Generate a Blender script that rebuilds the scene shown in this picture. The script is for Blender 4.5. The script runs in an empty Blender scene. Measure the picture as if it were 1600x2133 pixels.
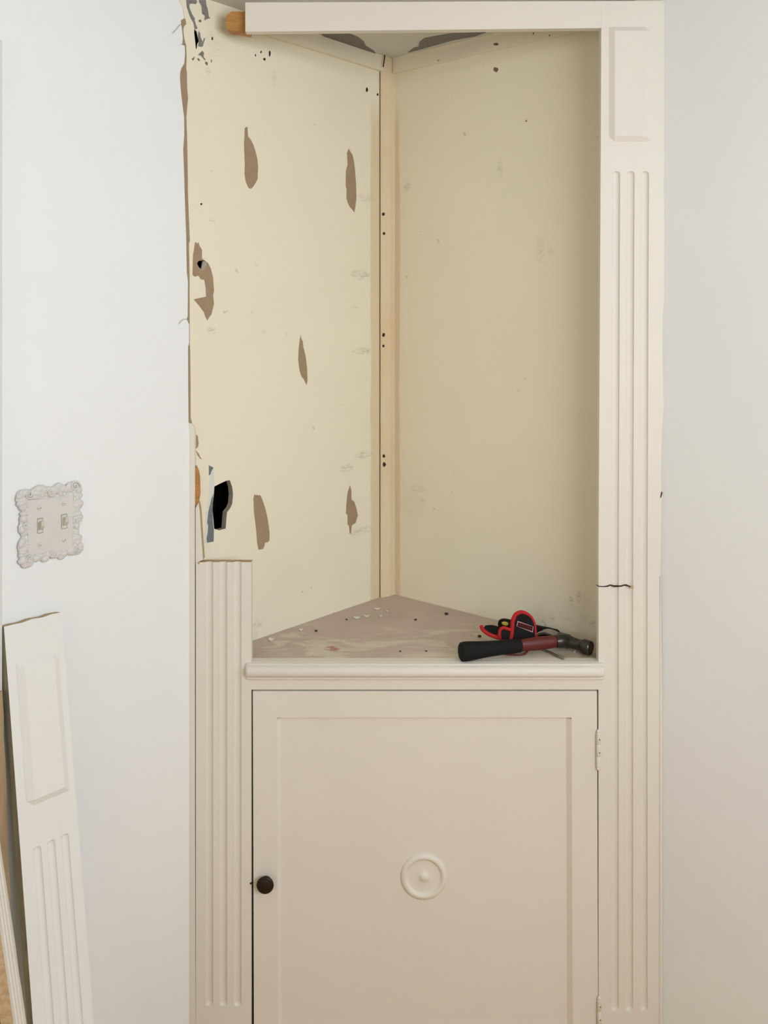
import bpy, bmesh, math, random
from mathutils import Vector, Matrix, noise
from mathutils.geometry import tessellate_polygon

random.seed(7)
scene = bpy.context.scene
COL = scene.collection

# ------------------------------------------------------------------ camera
W, H = 1600.0, 2133.0
F = 1928.0                 # focal length in pixels
CX, CY = 800.0, 673.0      # principal point (level camera, vertical lens shift)
CAMZ = 1.60
D = 1.97                   # distance of the cabinet face
cam_d = bpy.data.cameras.new("camera")
cam_d.sensor_fit = 'HORIZONTAL'
cam_d.sensor_width = 36.0
cam_d.lens = 36.0 * F / W
cam_d.shift_y = (CY - H / 2) / W
cam_d.clip_start = 0.05
cam = bpy.data.objects.new("camera", cam_d)
cam.location = (0, 0, CAMZ)
cam.rotation_euler = (math.pi / 2, 0, 0)
COL.objects.link(cam)
scene.camera = cam

# ------------------------------------------------------------------ room layout
KL = F / 1665.0            # left wall: Y = D + KL (X - XL)
KR = F / 2233.0            # right wall: Y = D - KR (X - XR)
XL = (395 - CX) * D / F
XR = (1385 - CX) * D / F
xc = (KL * XL + KR * XR) / (KL + KR)
CORNER = Vector((xc, D + KL * (xc - XL), 0))
U = Vector((-1, -KL, 0)).normalized()      # from the corner along the left wall
V = Vector((1, -KR, 0)).normalized()       # from the corner along the right wall
LU, LV = 4.0, 2.9
CEIL = CAMZ + 0.702
SHELF = CAMZ - 0.7215
Z3 = Vector((0, 0, 1))

# ------------------------------------------------------------------ light and exposure
world = bpy.data.worlds.new("world")
scene.world = world
world.use_nodes = True
bgn = world.node_tree.nodes["Background"]
bgn.inputs[0].default_value = (0.62, 0.74, 0.92, 1)
bgn.inputs[1].default_value = 0.6
vs = scene.view_settings
vs.view_transform = 'Standard'
vs.look = 'None'
vs.gamma = 1.0
vs.use_curve_mapping = False
vs.exposure = 0.0
try:
    scene.cycles.max_bounces = 4
    scene.cycles.diffuse_bounces = 4
    scene.cycles.use_adaptive_sampling = True
    scene.cycles.adaptive_threshold = 0.05
    scene.cycles.adaptive_min_samples = 16
    scene.cycles.caustics_reflective = False
    scene.cycles.caustics_refractive = False
    scene.cycles.use_denoising = True
except Exception:
    pass


def area_light(name, loc, direction, sx, sy, power, color):
    l = bpy.data.lights.new(name, 'AREA')
    l.shape = 'RECTANGLE'
    l.size, l.size_y = sx, sy
    l.energy = power
    l.color = color
    o = bpy.data.objects.new(name, l)
    o.location = loc
    o.rotation_euler = Vector(direction).to_track_quat('-Z', 'Y').to_euler()
    COL.objects.link(o)
    return o


# daylight through the main window behind the camera, plus an added warm side fill
WIN_A = dict(u=1.5, w=1.8, z0=1.32, z1=2.25)      # in the wall facing the left wall
FILL_B = dict(v=1.5, w=1.0, z0=1.32, z1=2.25)       # added opening for the fill light on the right wall
pa = CORNER + U * WIN_A['u'] + V * (LV + 0.10) + Z3 * (WIN_A['z0'] + WIN_A['z1']) / 2
area_light("daylight_window", pa, -V, WIN_A['w'], WIN_A['z1'] - WIN_A['z0'], 56, (0.945, 0.985, 1.035))
pb = CORNER + V * FILL_B['v'] + U * (LU + 0.10) + Z3 * (FILL_B['z0'] + FILL_B['z1']) / 2
area_light("added_side_fill", pb, -U, FILL_B['w'], FILL_B['z1'] - FILL_B['z0'], 13, (1.0, 0.92, 0.72))

# ------------------------------------------------------------------ helpers
ORG = {}


class Frame:
    """a flat working plane: origin, x axis, y axis; normal = x cross y"""

    def __init__(self, o, x, y):
        self.o, self.x, self.y = Vector(o), Vector(x).normalized(), Vector(y).normalized()
        self.n = self.x.cross(self.y).normalized()

    def pt(self, a, b, c=0.0):
        return self.o + self.x * a + self.y * b + self.n * c

    def un(self, px, py, off=0.0):
        d = Vector(((px - CX) / F, 1.0, -(py - CY) / F))
        o = Vector((0, 0, CAMZ))
        t = ((self.o + self.n * off) - o).dot(self.n) / d.dot(self.n)
        p = o + d * t - self.o
        return (p.dot(self.x), p.dot(self.y))


FACE = Frame((0, D, 0), (1, 0, 0), (0, 0, 1))
LEFT = Frame(CORNER, -U, (0, 0, 1))
RIGHT = Frame(CORNER, V, (0, 0, 1))
UPCEIL = Frame((0, 0, CEIL), (1, 0, 0), (0, -1, 0))     # normal points down
TABLE = Frame((0, 0, SHELF), (1, 0, 0), (0, 1, 0))      # shelf surface, normal up


def P(px, py, Y):
    """the point seen at a pixel at distance Y from the camera plane"""
    return Vector(((px - CX) * Y / F, Y, CAMZ - (py - CY) * Y / F))


def empty(name, loc, label, cat, group=None):
    o = bpy.data.objects.new(name, None)
    o.empty_display_size = 0.05
    o.location = loc
    COL.objects.link(o)
    ORG[o.name] = Vector(loc)
    o["label"] = label
    o["category"] = cat
    if group:
        o["group"] = group
    return o


def tag(o, label=None, cat=None, group=None, kind=None):
    if label:
        o["label"] = label
    if cat:
        o["category"] = cat
    if group:
        o["group"] = group
    if kind:
        o["kind"] = kind
    return o


def mesh(name, verts, faces, mats, parent=None, smooth=False, midx=None, org=None, auto=None):
    """world-space vertices -> one mesh object; a child shares its parent's origin"""
    if not isinstance(mats, (list, tuple)):
        mats = [mats]
    base = ORG[parent.name] if parent is not None else (Vector(org) if org is not None else Vector((0, 0, 0)))
    me = bpy.data.meshes.new(name)
    me.from_pydata([tuple(Vector(v) - base) for v in verts], [], [tuple(f) for f in faces])
    for m in mats:
        me.materials.append(m)
    if midx:
        for p, i in zip(me.polygons, midx):
            p.material_index = i
    me.validate()
    bm = bmesh.new()
    bm.from_mesh(me)
    bmesh.ops.recalc_face_normals(bm, faces=bm.faces)
    bm.to_mesh(me)
    bm.free()
    if smooth:
        for p in me.polygons:
            p.use_smooth = True
        if auto is not None:
            try:
                me.set_sharp_from_angle(angle=math.radians(auto))
            except Exception:
                pass
    o = bpy.data.objects.new(name, me)
    COL.objects.link(o)
    if parent is not None:
        o.parent = parent
        ORG[o.name] = base
    else:
        o.location = base
        ORG[o.name] = base
    return o


def slab_geo(fr, outline, holes, z0, z1):
    loops = [[Vector((a, b, 0)) for a, b in outline]] + [[Vector((a, b, 0)) for a, b in h] for h in holes]
    tris = tessellate_polygon(loops)
    flat = [p for l in loops for p in l]
    n = len(flat)
    verts = [fr.pt(p.x, p.y, z1) for p in flat] + [fr.pt(p.x, p.y, z0) for p in flat]
    faces, mi = [], []
    for t in tris:
        faces.append(tuple(t)); mi.append(0)
        faces.append(tuple(i + n for i in reversed(t))); mi.append(1)
    k = 0
    for l in loops:
        m = len(l)
        for i in range(m):
            a, b = k + i, k + (i + 1) % m
            faces.append((a, b, b + n, a + n)); mi.append(1)
        k += m
    return verts, faces, mi


def slab(name, fr, outline, z0, z1, mat, parent=None, holes=(), side=None, org=None):
    v, f, mi = slab_geo(fr, outline, holes, z0, z1)
    return mesh(name, v, f, [mat, side or mat], parent, midx=mi, org=org)


def slab_px(name, fr, pix, z0, z1, mat, parent=None, side=None, holes=(), org=None):
    return slab(name, fr, [fr.un(x, y, z1) for x, y in pix], z0, z1, mat, parent,
                [[fr.un(x, y, z1) for x, y in h] for h in holes], side, org)


def box_geo(fr, a0, a1, b0, b1, c0, c1):
    v = [fr.pt(a, b, c) for c in (c0, c1) for b in (b0, b1) for a in (a0, a1)]
    f = [(0, 2, 3, 1), (4, 5, 7, 6), (0, 1, 5, 4), (2, 6, 7, 3), (0, 4, 6, 2), (1, 3, 7, 5)]
    return v, f


def join(parts):
    vs_, fs_ = [], []
    for v, f in parts:
        n = len(vs_)
        vs_ += list(v)
        fs_ += [tuple(i + n for i in q) for q in f]
    return vs_, fs_


def grid_geo(rows):
    n = len(rows[0])
    v = [p for r in rows for p in r]
    f = []
    for i in range(len(rows) - 1):
        for j in range(n - 1):
            f.append((i * n + j, i * n + j + 1, (i + 1) * n + j + 1, (i + 1) * n + j))
    return v, f


def tube_geo(pts, rad, seg=10, caps=True, flat=1.0, up=None):
    pts = [Vector(p) for p in pts]
    if not isinstance(rad, (list, tuple)):
        rad = [rad] * len(pts)
    v, f = [], []
    prev = None
    for i, p in enumerate(pts):
        t = (pts[min(i + 1, len(pts) - 1)] - pts[max(i - 1, 0)]).normalized()
        if prev is None:
            a = up if up is not None else (Vector((0, 0, 1)) if abs(t.z) < 0.9 else Vector((1, 0, 0)))
            n1 = (a - t * a.dot(t)).normalized()
        else:
            n1 = (prev - t * prev.dot(t)).normalized()
        prev = n1
        n2 = t.cross(n1)
        for k in range(seg):
            an = 2 * math.pi * k / seg
            v.append(p + n1 * math.cos(an) * rad[i] + n2 * math.sin(an) * rad[i] * flat)
    m = len(pts)
    for i in range(m - 1):
        for k in range(seg):
            f.append((i * seg + k, i * seg + (k + 1) % seg, (i + 1) * seg + (k + 1) % seg, (i + 1) * seg + k))
    if caps:
        f.append(tuple(reversed(range(seg))))
        f.append(tuple(range((m - 1) * seg, m * seg)))
    return v, f


def lathe_geo(o, axis, prof, seg=28):
    """prof: (radius, height along axis)"""
    axis = Vector(axis).normalized()
    a = Vector((0, 0, 1)) if abs(axis.z) < 0.9 else Vector((1, 0, 0))
    n1 = (a - axis * a.dot(axis)).normalized()
    n2 = axis.cross(n1)
    v, f = [], []
    for r, h in prof:
        for k in range(seg):
            an = 2 * math.pi * k / seg
            v.append(Vector(o) + axis * h + (n1 * math.cos(an) + n2 * math.sin(an)) * max(r, 1e-5))
    for i in range(len(prof) - 1):
        for k in range(seg):
            f.append((i * seg + k, i * seg + (k + 1) % seg, (i + 1) * seg + (k + 1) % seg, (i + 1) * seg + k))
    f.append(tuple(reversed(range(seg))))
    f.append(tuple(range((len(prof) - 1) * seg, len(prof) * seg)))
    return v, f


def ball_geo(c, rx, ry, rz, fr, seg=14, rings=8):
    v, f = [], []
    for i in range(rings + 1):
        th = math.pi * i / rings
        for k in range(seg):
            an = 2 * math.pi * k / seg
            v.append(Vector(c) + fr.x * (rx * math.sin(th) * math.cos(an)) + fr.y * (ry * math.sin(th) * math.sin(an)) + fr.n * (rz * math.cos(th)))
    for i in range(rings):
        for k in range(seg):
            f.append((i * seg + k, i * seg + (k + 1) % seg, (i + 1) * seg + (k + 1) % seg, (i + 1) * seg + k))
    return v, f


def crom(pts, n=6, closed=False):
    """Catmull-Rom through points (tuples or vectors)"""
    pts = [Vector(p) for p in pts]
    m = len(pts)
    out = []
    rng = range(m) if closed else range(m - 1)
    for i in rng:
        p0 = pts[(i - 1) % m] if (closed or i > 0) else pts[i]
        p1, p2 = pts[i], pts[(i + 1) % m]
        p3 = pts[(i + 2) % m] if (closed or i + 2 < m) else p2
        for k in range(n):
            t = k / n
            out.append(0.5 * ((2 * p1) + (p2 - p0) * t + (2 * p0 - 5 * p1 + 4 * p2 - p3) * t * t + (3 * p1 - p0 - 3 * p2 + p3) * t ** 3))
    if not closed:
        out.append(pts[-1])
    return out


# ------------------------------------------------------------------ materials
def srgb(r, g, b):
    def c(v):
        v /= 255.0
        return v / 12.92 if v <= 0.04045 else ((v + 0.055) / 1.055) ** 2.4
    return (c(r), c(g), c(b), 1)


class N:
    def __init__(self, name):
        self.m = bpy.data.materials.new(name)
        self.m.use_nodes = True
        self.t = self.m.node_tree
        self.b = self.t.nodes["Principled BSDF"]
        self.pos = self.new('ShaderNodeNewGeometry').outputs['Position']

    def new(self, k, **kw):
        n = self.t.nodes.new(k)
        for a, v in kw.items():
            setattr(n, a, v)
        return n

    def link(self, a, b):
        self.t.links.new(a, b)

    def put(self, sock, v):
        if hasattr(v, 'is_output') or isinstance(v, bpy.types.NodeSocket):
            self.link(v, sock)
        else:
            sock.default_value = v

    def math(self, op, a, b=0.0, clamp=False):
        n = self.new('ShaderNodeMath', operation=op, use_clamp=clamp)
        self.put(n.inputs[0], a)
        self.put(n.inputs[1], b)
        return n.outputs[0]

    def dot(self, vec):
        n = self.new('ShaderNodeVectorMath', operation='DOT_PRODUCT')
        self.link(self.pos, n.inputs[0])
        n.inputs[1].default_value = vec
        return n.outputs['Value']

    def scaled(self, vec):
        n = self.new('ShaderNodeVectorMath', operation='MULTIPLY')
        self.link(self.pos, n.inputs[0])
        n.inputs[1].default_value = vec
        return n.outputs[0]

    def noise(self, scale, detail=3.0, rough=0.55, vec=None, dist=0.0):
        n = self.new('ShaderNodeTexNoise')
        n.inputs['Scale'].default_value = scale
        n.inputs['Detail'].default_value = detail
        n.inputs['Roughness'].default_value = rough
        n.inputs['Distortion'].default_value = dist
        self.link(vec if vec is not None else self.pos, n.inputs['Vector'])
        return n.outputs['Fac']

    def ramp(self, v, lo, hi):
        n = self.new('ShaderNodeMapRange', interpolation_type='SMOOTHSTEP')
        self.put(n.inputs['Value'], v)
        n.inputs['From Min'].default_value = lo
        n.inputs['From Max'].default_value = hi
        return n.outputs['Result']

    def mix(self, fac, a, b):
        n = self.new('ShaderNodeMix', data_type='RGBA')
        self.put(n.inputs[0], fac)
        self.put(n.inputs[6], a)
        self.put(n.inputs[7], b)
        return n.outputs[2]

    def color(self, c):
        self.put(self.b.inputs['Base Color'], c)

    def set(self, rough=0.5, metal=0.0, spec=0.5, coat=0.0):
        self.b.inputs['Roughness'].default_value = rough
        self.b.inputs['Metallic'].default_value = metal
        self.b.inputs['Specular IOR Level'].default_value = spec

    def bump(self, h, strength, dist=0.001):
        n = self.new('ShaderNodeBump')
        n.inputs['Strength'].default_value = strength
        n.inputs['Distance'].default_value = dist
        self.link(h, n.inputs['Height'])
        self.link(n.outputs[0], self.b.inputs['Normal'])

    def blob(self, a, b, a0, b0, ra, rb, soft=0.5):
        """soft elliptical mark on a surface with coordinates a, b"""
        x = self.math('DIVIDE', self.math('SUBTRACT', a, a0), ra)
        y = self.math('DIVIDE', self.math('SUBTRACT', b, b0), rb)
        r = self.math('ADD', self.math('MULTIPLY', x, x), self.math('MULTIPLY', y, y))
        n = self.new('ShaderNodeMapRange', interpolation_type='SMOOTHSTEP')
        self.link(r, n.inputs['Value'])
        n.inputs['From Min'].default_value = 1.0
        n.inputs['From Max'].default_value = soft
        return n.outputs['Result']


def scale_c(c, k):
    return (c[0] * k, c[1] * k, c[2] * k, 1)


def paint(name, c, rough=0.5, var=0.05, bump=0.12, bscale=90, big=2.5, spec=0.4):
    g = N(name)
    f = g.noise(big, 4)
    g.color(g.mix(g.ramp(f, 0.3, 0.7), scale_c(c, 1 - var), scale_c(c, 1.0)))
    g.set(rough, 0, spec)
    g.bump(g.noise(bscale, 4), bump, 0.001)
    return g.m


def plain(name, c, rough=0.5, metal=0.0, var=0.15, scale=60, bump=0.15, spec=0.5):
    g = N(name)
    f = g.noise(scale, 4)
    g.color(g.mix(f, scale_c(c, 1 - var), scale_c(c, 1 + var)))
    g.set(rough, metal, spec)
    g.bump(g.noise(scale * 3, 3), bump, 0.0006)
    return g.m


WHITE = (0.83, 0.85, 0.855, 1)
TRIM = (0.765, 0.725, 0.65, 1)
CREAM = (0.825, 0.77, 0.615, 1)
STAIN = (0.66, 0.50, 0.30, 1)

M_white = paint("white_wall_paint", WHITE, 0.6, 0.02, 0.10, 120)
M_room = paint("beige_room_paint", (0.52, 0.48, 0.42, 1), 0.7, 0.03, 0.10, 120)
M_tan = paint("tan_room_paint", (0.50, 0.39, 0.25, 1), 0.7, 0.03, 0.10, 120)
M_trim = paint("off_white_trim_paint", TRIM, 0.5, 0.03, 0.10, 60, spec=0.3)
M_casing = paint("greyish_casing_paint", (0.70, 0.70, 0.685, 1), 0.5, 0.03, 0.1, 60)
M_board = paint("white_board_paint", (0.80, 0.795, 0.765, 1), 0.5, 0.03, 0.12, 60, spec=0.3)
M_ceil = paint("ceiling_paint", (0.66, 0.66, 0.62, 1), 0.8, 0.08, 0.15, 80)
M_paper = plain("torn_gypsum_paper", (0.355, 0.255, 0.165, 1), 0.9, 0, 0.12, 45, 0.2, 0.1)
M_gyps = plain("gypsum_core", (0.36, 0.335, 0.28, 1), 0.9, 0, 0.12, 200, 0.3, 0.1)
M_grey = plain("grey_old_plaster", (0.22, 0.21, 0.195, 1), 0.85, 0, 0.45, 160, 0.5, 0.2)
M_blue = plain("blue_grey_old_paint", (0.16, 0.185, 0.185, 1), 0.7, 0, 0.3, 120, 0.3, 0.2)
M_pale = plain("pale_scraped_paint", (0.68, 0.69, 0.64, 1), 0.7, 0, 0.06, 80, 0.2, 0.2)
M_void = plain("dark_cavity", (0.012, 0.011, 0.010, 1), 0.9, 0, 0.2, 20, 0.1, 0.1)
M_hole = plain("nail_hole_shadow", (0.05, 0.035, 0.022, 1), 0.9, 0, 0.3, 200, 0.1, 0.1)
M_mark = plain("brown_scrape", (0.20, 0.15, 0.09, 1), 0.9, 0, 0.3, 200, 0.2, 0.1)
M_bronze = plain("dark_bronze", (0.035, 0.026, 0.018, 1), 0.42, 0.7, 0.4, 150, 0.4)
M_steel = plain("dark_steel", (0.055, 0.048, 0.038, 1), 0.30, 0.6, 0.25, 90, 0.2)
M_steel_l = plain("worn_steel", (0.33, 0.31, 0.27, 1), 0.35, 0.85, 0.3, 90, 0.2)
M_rubber = plain("black_rubber", (0.011, 0.011, 0.010, 1), 0.75, 0, 0.3, 200, 0.4, 0.16)
M_red_h = plain("dark_red_fibreglass", (0.115, 0.013, 0.009, 1), 0.5, 0, 0.2, 90, 0.1)
M_red_b = plain("red_nylon_binding", (0.50, 0.022, 0.025, 1), 0.7, 0, 0.22, 320, 0.6, 0.2)
M_nylon = plain("black_nylon", (0.012, 0.012, 0.012, 1), 0.8, 0, 0.3, 500, 0.6, 0.2)
M_pink = plain("pink_label_border", (0.62, 0.36, 0.36, 1), 0.7, 0, 0.1, 200, 0.2, 0.2)
M_label = plain("dark_label", (0.030, 0.010, 0.011, 1), 0.7, 0, 0.2, 300, 0.2, 0.2)
M_maroon = plain("maroon_lettering", (0.22, 0.016, 0.022, 1), 0.7, 0, 0.2, 300, 0.2, 0.2)
M_yellow = plain("yellow_plastic", (0.62, 0.50, 0.06, 1), 0.45, 0, 0.1, 100, 0.1)
M_plate = paint("moulded_plate_paint", (0.67, 0.655, 0.63, 1), 0.45, 0.04, 0.1, 200, 30)
M_toggle = paint("ivory_switch", (0.60, 0.58, 0.50, 1), 0.35, 0.03, 0.05, 200, 30)
M_chip = paint("paint_chip", (0.80, 0.77, 0.70, 1), 0.6, 0.1, 0.3, 300, 60)
M_crumb = plain("dark_crumb", (0.07, 0.055, 0.04, 1), 0.9, 0, 0.3, 300, 0.3, 0.1)


def wood(name, c1, c2, axis_scale, rough=0.6):
    g = N(name)
    v = g.scaled(axis_scale)
    f = g.noise(1.0, 5, 0.6, v, 0.6)
    g.color(g.mix(g.ramp(f, 0.3, 0.7), c1, c2))
    g.set(rough, 0, 0.3)
    g.bump(f, 0.25, 0.001)
    return g.m


M_pine = wood("bare_orange_pine", (0.52, 0.27, 0.085, 1), (0.40, 0.185, 0.05, 1), (20, 20, 180))
M_edge = wood("sawn_wood_edge", (0.56, 0.42, 0.25, 1), (0.42, 0.29, 0.16, 1), (120, 120, 120), 0.8)
M_dirtyedge = wood("grey_green_board_edge", (0.36, 0.335, 0.24, 1), (0.27, 0.245, 0.165, 1), (60, 60, 12), 0.8)
M_strip = wood("added_strip_brown", (0.40, 0.29, 0.17, 1), (0.30, 0.21, 0.115, 1), (60, 60, 6), 0.8)
M_floor = wood("oak_floor", (0.60, 0.33, 0.075, 1), (0.48, 0.25, 0.05, 1), (3, 40, 3), 0.5)


def cream_wall(name, axis, scuffs, stain, spots=0.4):
    """old cream paint; `axis` runs along the wall away from the corner"""
    g = N(name)
    off = axis.dot(CORNER)
    s = g.math('SUBTRACT', g.dot(tuple(axis)), off)
    z = g.dot((0, 0, 1))
    base = g.mix(g.ramp(g.noise(3.0, 4), 0.3, 0.7), scale_c(CREAM, 0.97), CREAM)
    # yellowed glue band beside the corner post
    wob = g.math('MULTIPLY', g.math('SUBTRACT', g.noise(5.0, 3), 0.5), 0.014)
    band = g.ramp(g.math('ADD', s, wob), stain + 0.004, stain - 0.004)
    top = g.ramp(z, CAMZ + 0.60, CAMZ + 0.50)
    band = g.math('MULTIPLY', g.math('MULTIPLY', band, top), 0.62)
    col = g.mix(band, base, STAIN)
    # grey rub marks
    grain = g.ramp(g.noise(90, 6, 0.75, g.scaled((0.6, 0.6, 3.2))), 0.40, 0.68)
    acc = None
    for a0, b0, ra, rb, st in scuffs:
        k = g.math('MULTIPLY', g.blob(s, z, a0, b0, ra, rb, 0.1), st)
        acc = k if acc is None else g.math('MAXIMUM', acc, k)
    if acc is not None:
        acc = g.math('MULTIPLY', acc, grain)
        col = g.mix(g.math('MULTIPLY', acc, 0.75), col, (0.26, 0.245, 0.205, 1))
    # faint dots and dirt
    d = g.ramp(g.noise(34, 2, 0.5), 0.735, 0.78)
    col = g.mix(g.math('MULTIPLY', d, spots), col, (0.36, 0.32, 0.24, 1))
    g.color(col)
    g.set(0.55, 0, 0.35)
    g.bump(g.noise(70, 4), 0.12, 0.001)
    return g.m


def uvL(px, py):
    a, b = LEFT.un(px, py)
    return -a, b


def uvR(px, py):
    return RIGHT.un(px, py)


sc_l = []
for px, py, wx, wy, st in [(762, 412, 22, 12, .5), (752, 572, 26, 14, .75), (755, 731, 26, 10, .85), (758, 948, 22, 11, .7),
                           (722, 975, 18, 12, .6), (752, 1106, 30, 11, .6), (442, 458, 10, 5, .5), (440, 688, 14, 10, .6),
                           (549, 690, 8, 5, .5), (534, 552, 6, 4, .6), (536, 1300, 14, 10, .8), (572, 160, 8, 22, .4),
                           (434, 148, 8, 9, .6), (530, 1325, 10, 16, .5), (447, 85, 26, 40, .25), (740, 640, 10, 5, .4)]:
    s0, z0 = uvL(px, py)
    s1, _ = uvL(px + wx, py)
    sc_l.append((s0, z0, abs(s1 - s0), wy * 2.2 / F, st))
sc_r = []
for px, py, wx, wy, st in [(848, 385, 10, 22, .5), (1042, 352, 8, 26, .45), (1126, 520, 12, 34, .4), (1147, 522, 10, 8, .5),
                           (870, 1018, 24, 14, .35), (872, 1045, 22, 18, .3), (1190, 1252, 6, 16, .9), (1206, 1242, 6, 18, .9),
                           (1150, 1287, 8, 9, .6), (1185, 1290, 14, 5, .6), (1235, 1300, 9, 9, .8), (1080, 815, 6, 5, .5),
                           (1205, 170, 50, 40, .10), (1222, 1262, 20, 50, .22), (860, 1055, 30, 40, .16), (1097, 250, 6, 5, .6)]:
    s0, z0 = uvR(px, py)
    s1, _ = uvR(px + wx, py)
    sc_r.append((s0, z0, abs(s1 - s0), wy * 2.1 / F, st))

M_creamL = cream_wall("old_cream_wall_paint", -LEFT.x, sc_l, uvL(772, 700)[0])
M_creamR = cream_wall("old_cream_wall_paint_right", RIGHT.x, sc_r, uvR(833, 700)[0])
g = N("yellowed_corner_post_paint")
f = g.noise(14, 4, 0.6, g.scaled((1, 1, 0.25)))
g.color(g.mix(g.ramp(f, 0.25, 0.75), (0.69, 0.545, 0.35, 1), (0.74, 0.63, 0.45, 1)))
g.set(0.55, 0, 0.3)
M_post = g.m

# niche shelf: mauve-grey paint, pale smears, one red stain
g = N("worn_mauve_shelf")
v = g.scaled((6, 15, 1))
sm = g.ramp(g.noise(1.0, 5, 0.6, v, 0.8), 0.48, 0.60)
y = g.dot((0, 1, 0))
x = g.dot((1, 0, 0))
back = g.ramp(y, 2.30, 2.08)
front = g.ramp(y, 2.06, 2.00)
sm2 = g.math('MULTIPLY', sm, g.math('MULTIPLY', back, 0.9))
rightfront = g.math('MULTIPLY', g.ramp(x, -0.02, 0.10), front)
sm2 = g.math('MAXIMUM', sm2, g.math('MULTIPLY', rightfront, g.ramp(g.noise(6, 4, 0.6, g.scaled((2, 6, 1))), 0.25, 0.5)))
col = g.mix(g.ramp(g.noise(9, 4), 0.3, 0.7), (0.58, 0.465, 0.40, 1), (0.52, 0.42, 0.36, 1))
col = g.mix(sm2, col, (0.68, 0.62, 0.49, 1))
a0, b0 = TABLE.un(692, 1351)
red = g.math('MULTIPLY', g.blob(x, y, a0, b0, 0.020, 0.020, 0.2), g.ramp(g.noise(60, 3), 0.38, 0.52))
col = g.mix(g.math('MULTIPLY', red, 0.8), col, (0.40, 0.10, 0.075, 1))
a0, b0 = TABLE.un(1215, 1366)
brown_patch = g.math('MULTIPLY', g.blob(x, y, a0, b0, 0.09, 0.025, 0.0), g.noise(40, 4))
col = g.mix(brown_patch, col, (0.20, 0.11, 0.05, 1))  # soft dark brown patch round the foot of the hammer head
dots = g.ramp(g.noise(55, 2), 0.74, 0.79)
col = g.mix(g.math('MULTIPLY', dots, 0.6), col, (0.14, 0.11, 0.08, 1))
g.color(col)
g.set(0.55, 0, 0.3)
g.bump(g.noise(80, 4), 0.15, 0.001)
M_shelf = g.m

# ------------------------------------------------------------------ room shell
T = 0.10
def room_pt(u, v, z=0.0):
    return CORNER + U * u + V * v + Z3 * z

def uvslab(name, u0, u1, v0, v1, z0, z1, mat):
    vv = [room_pt(u, v, z) for z in (z0, z1) for v in (v0, v1) for u in (u0, u1)]
    ff = [(0, 2, 3, 1), (4, 5, 7, 6), (0, 1, 5, 4), (2, 6, 7, 3), (0, 4, 6, 2), (1, 3, 7, 5)]
    return vv, ff

floor = tag(mesh("floor", *uvslab("", -0.2, LU + 0.2, -0.2, LV + 0.2, -0.1, 0.0, 0), M_floor), kind="structure")
ceiling = tag(mesh("ceiling", *uvslab("", -0.2, LU + 0.2, -0.2, LV + 0.2, CEIL, CEIL + 0.1, 0), M_ceil), kind="structure")

# smears of dark grey paint on the niche ceiling
slab_px("paint_smear", UPCEIL, [(668, 70), (700, 71), (728, 70), (746, 78), (757, 86), (762, 96), (778, 106), (789, 121), (795, 130), (784, 127),
                                (776, 119), (762, 113), (741, 108), (735, 99), (718, 91), (700, 85), (680, 80)], 0, 0.0012, M_grey, ceiling)
slab_px("paint_smear", UPCEIL, [(850, 110), (862, 100), (872, 98), (874, 88), (884, 80), (905, 76), (940, 70), (1012, 68), (990, 76), (945, 84),
                                (905, 95), (870, 105)], 0, 0.0012, M_grey, ceiling)

# left wall: gypsum board, torn brown paper, and the two coats of paint over it
TOPZ = CEIL
def zL(px):
    return LEFT.un(px, 600)[0]

def conv(zx, zy, s, pts):
    return [(zx + a / s, zy + b / s) for a, b in pts]

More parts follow.
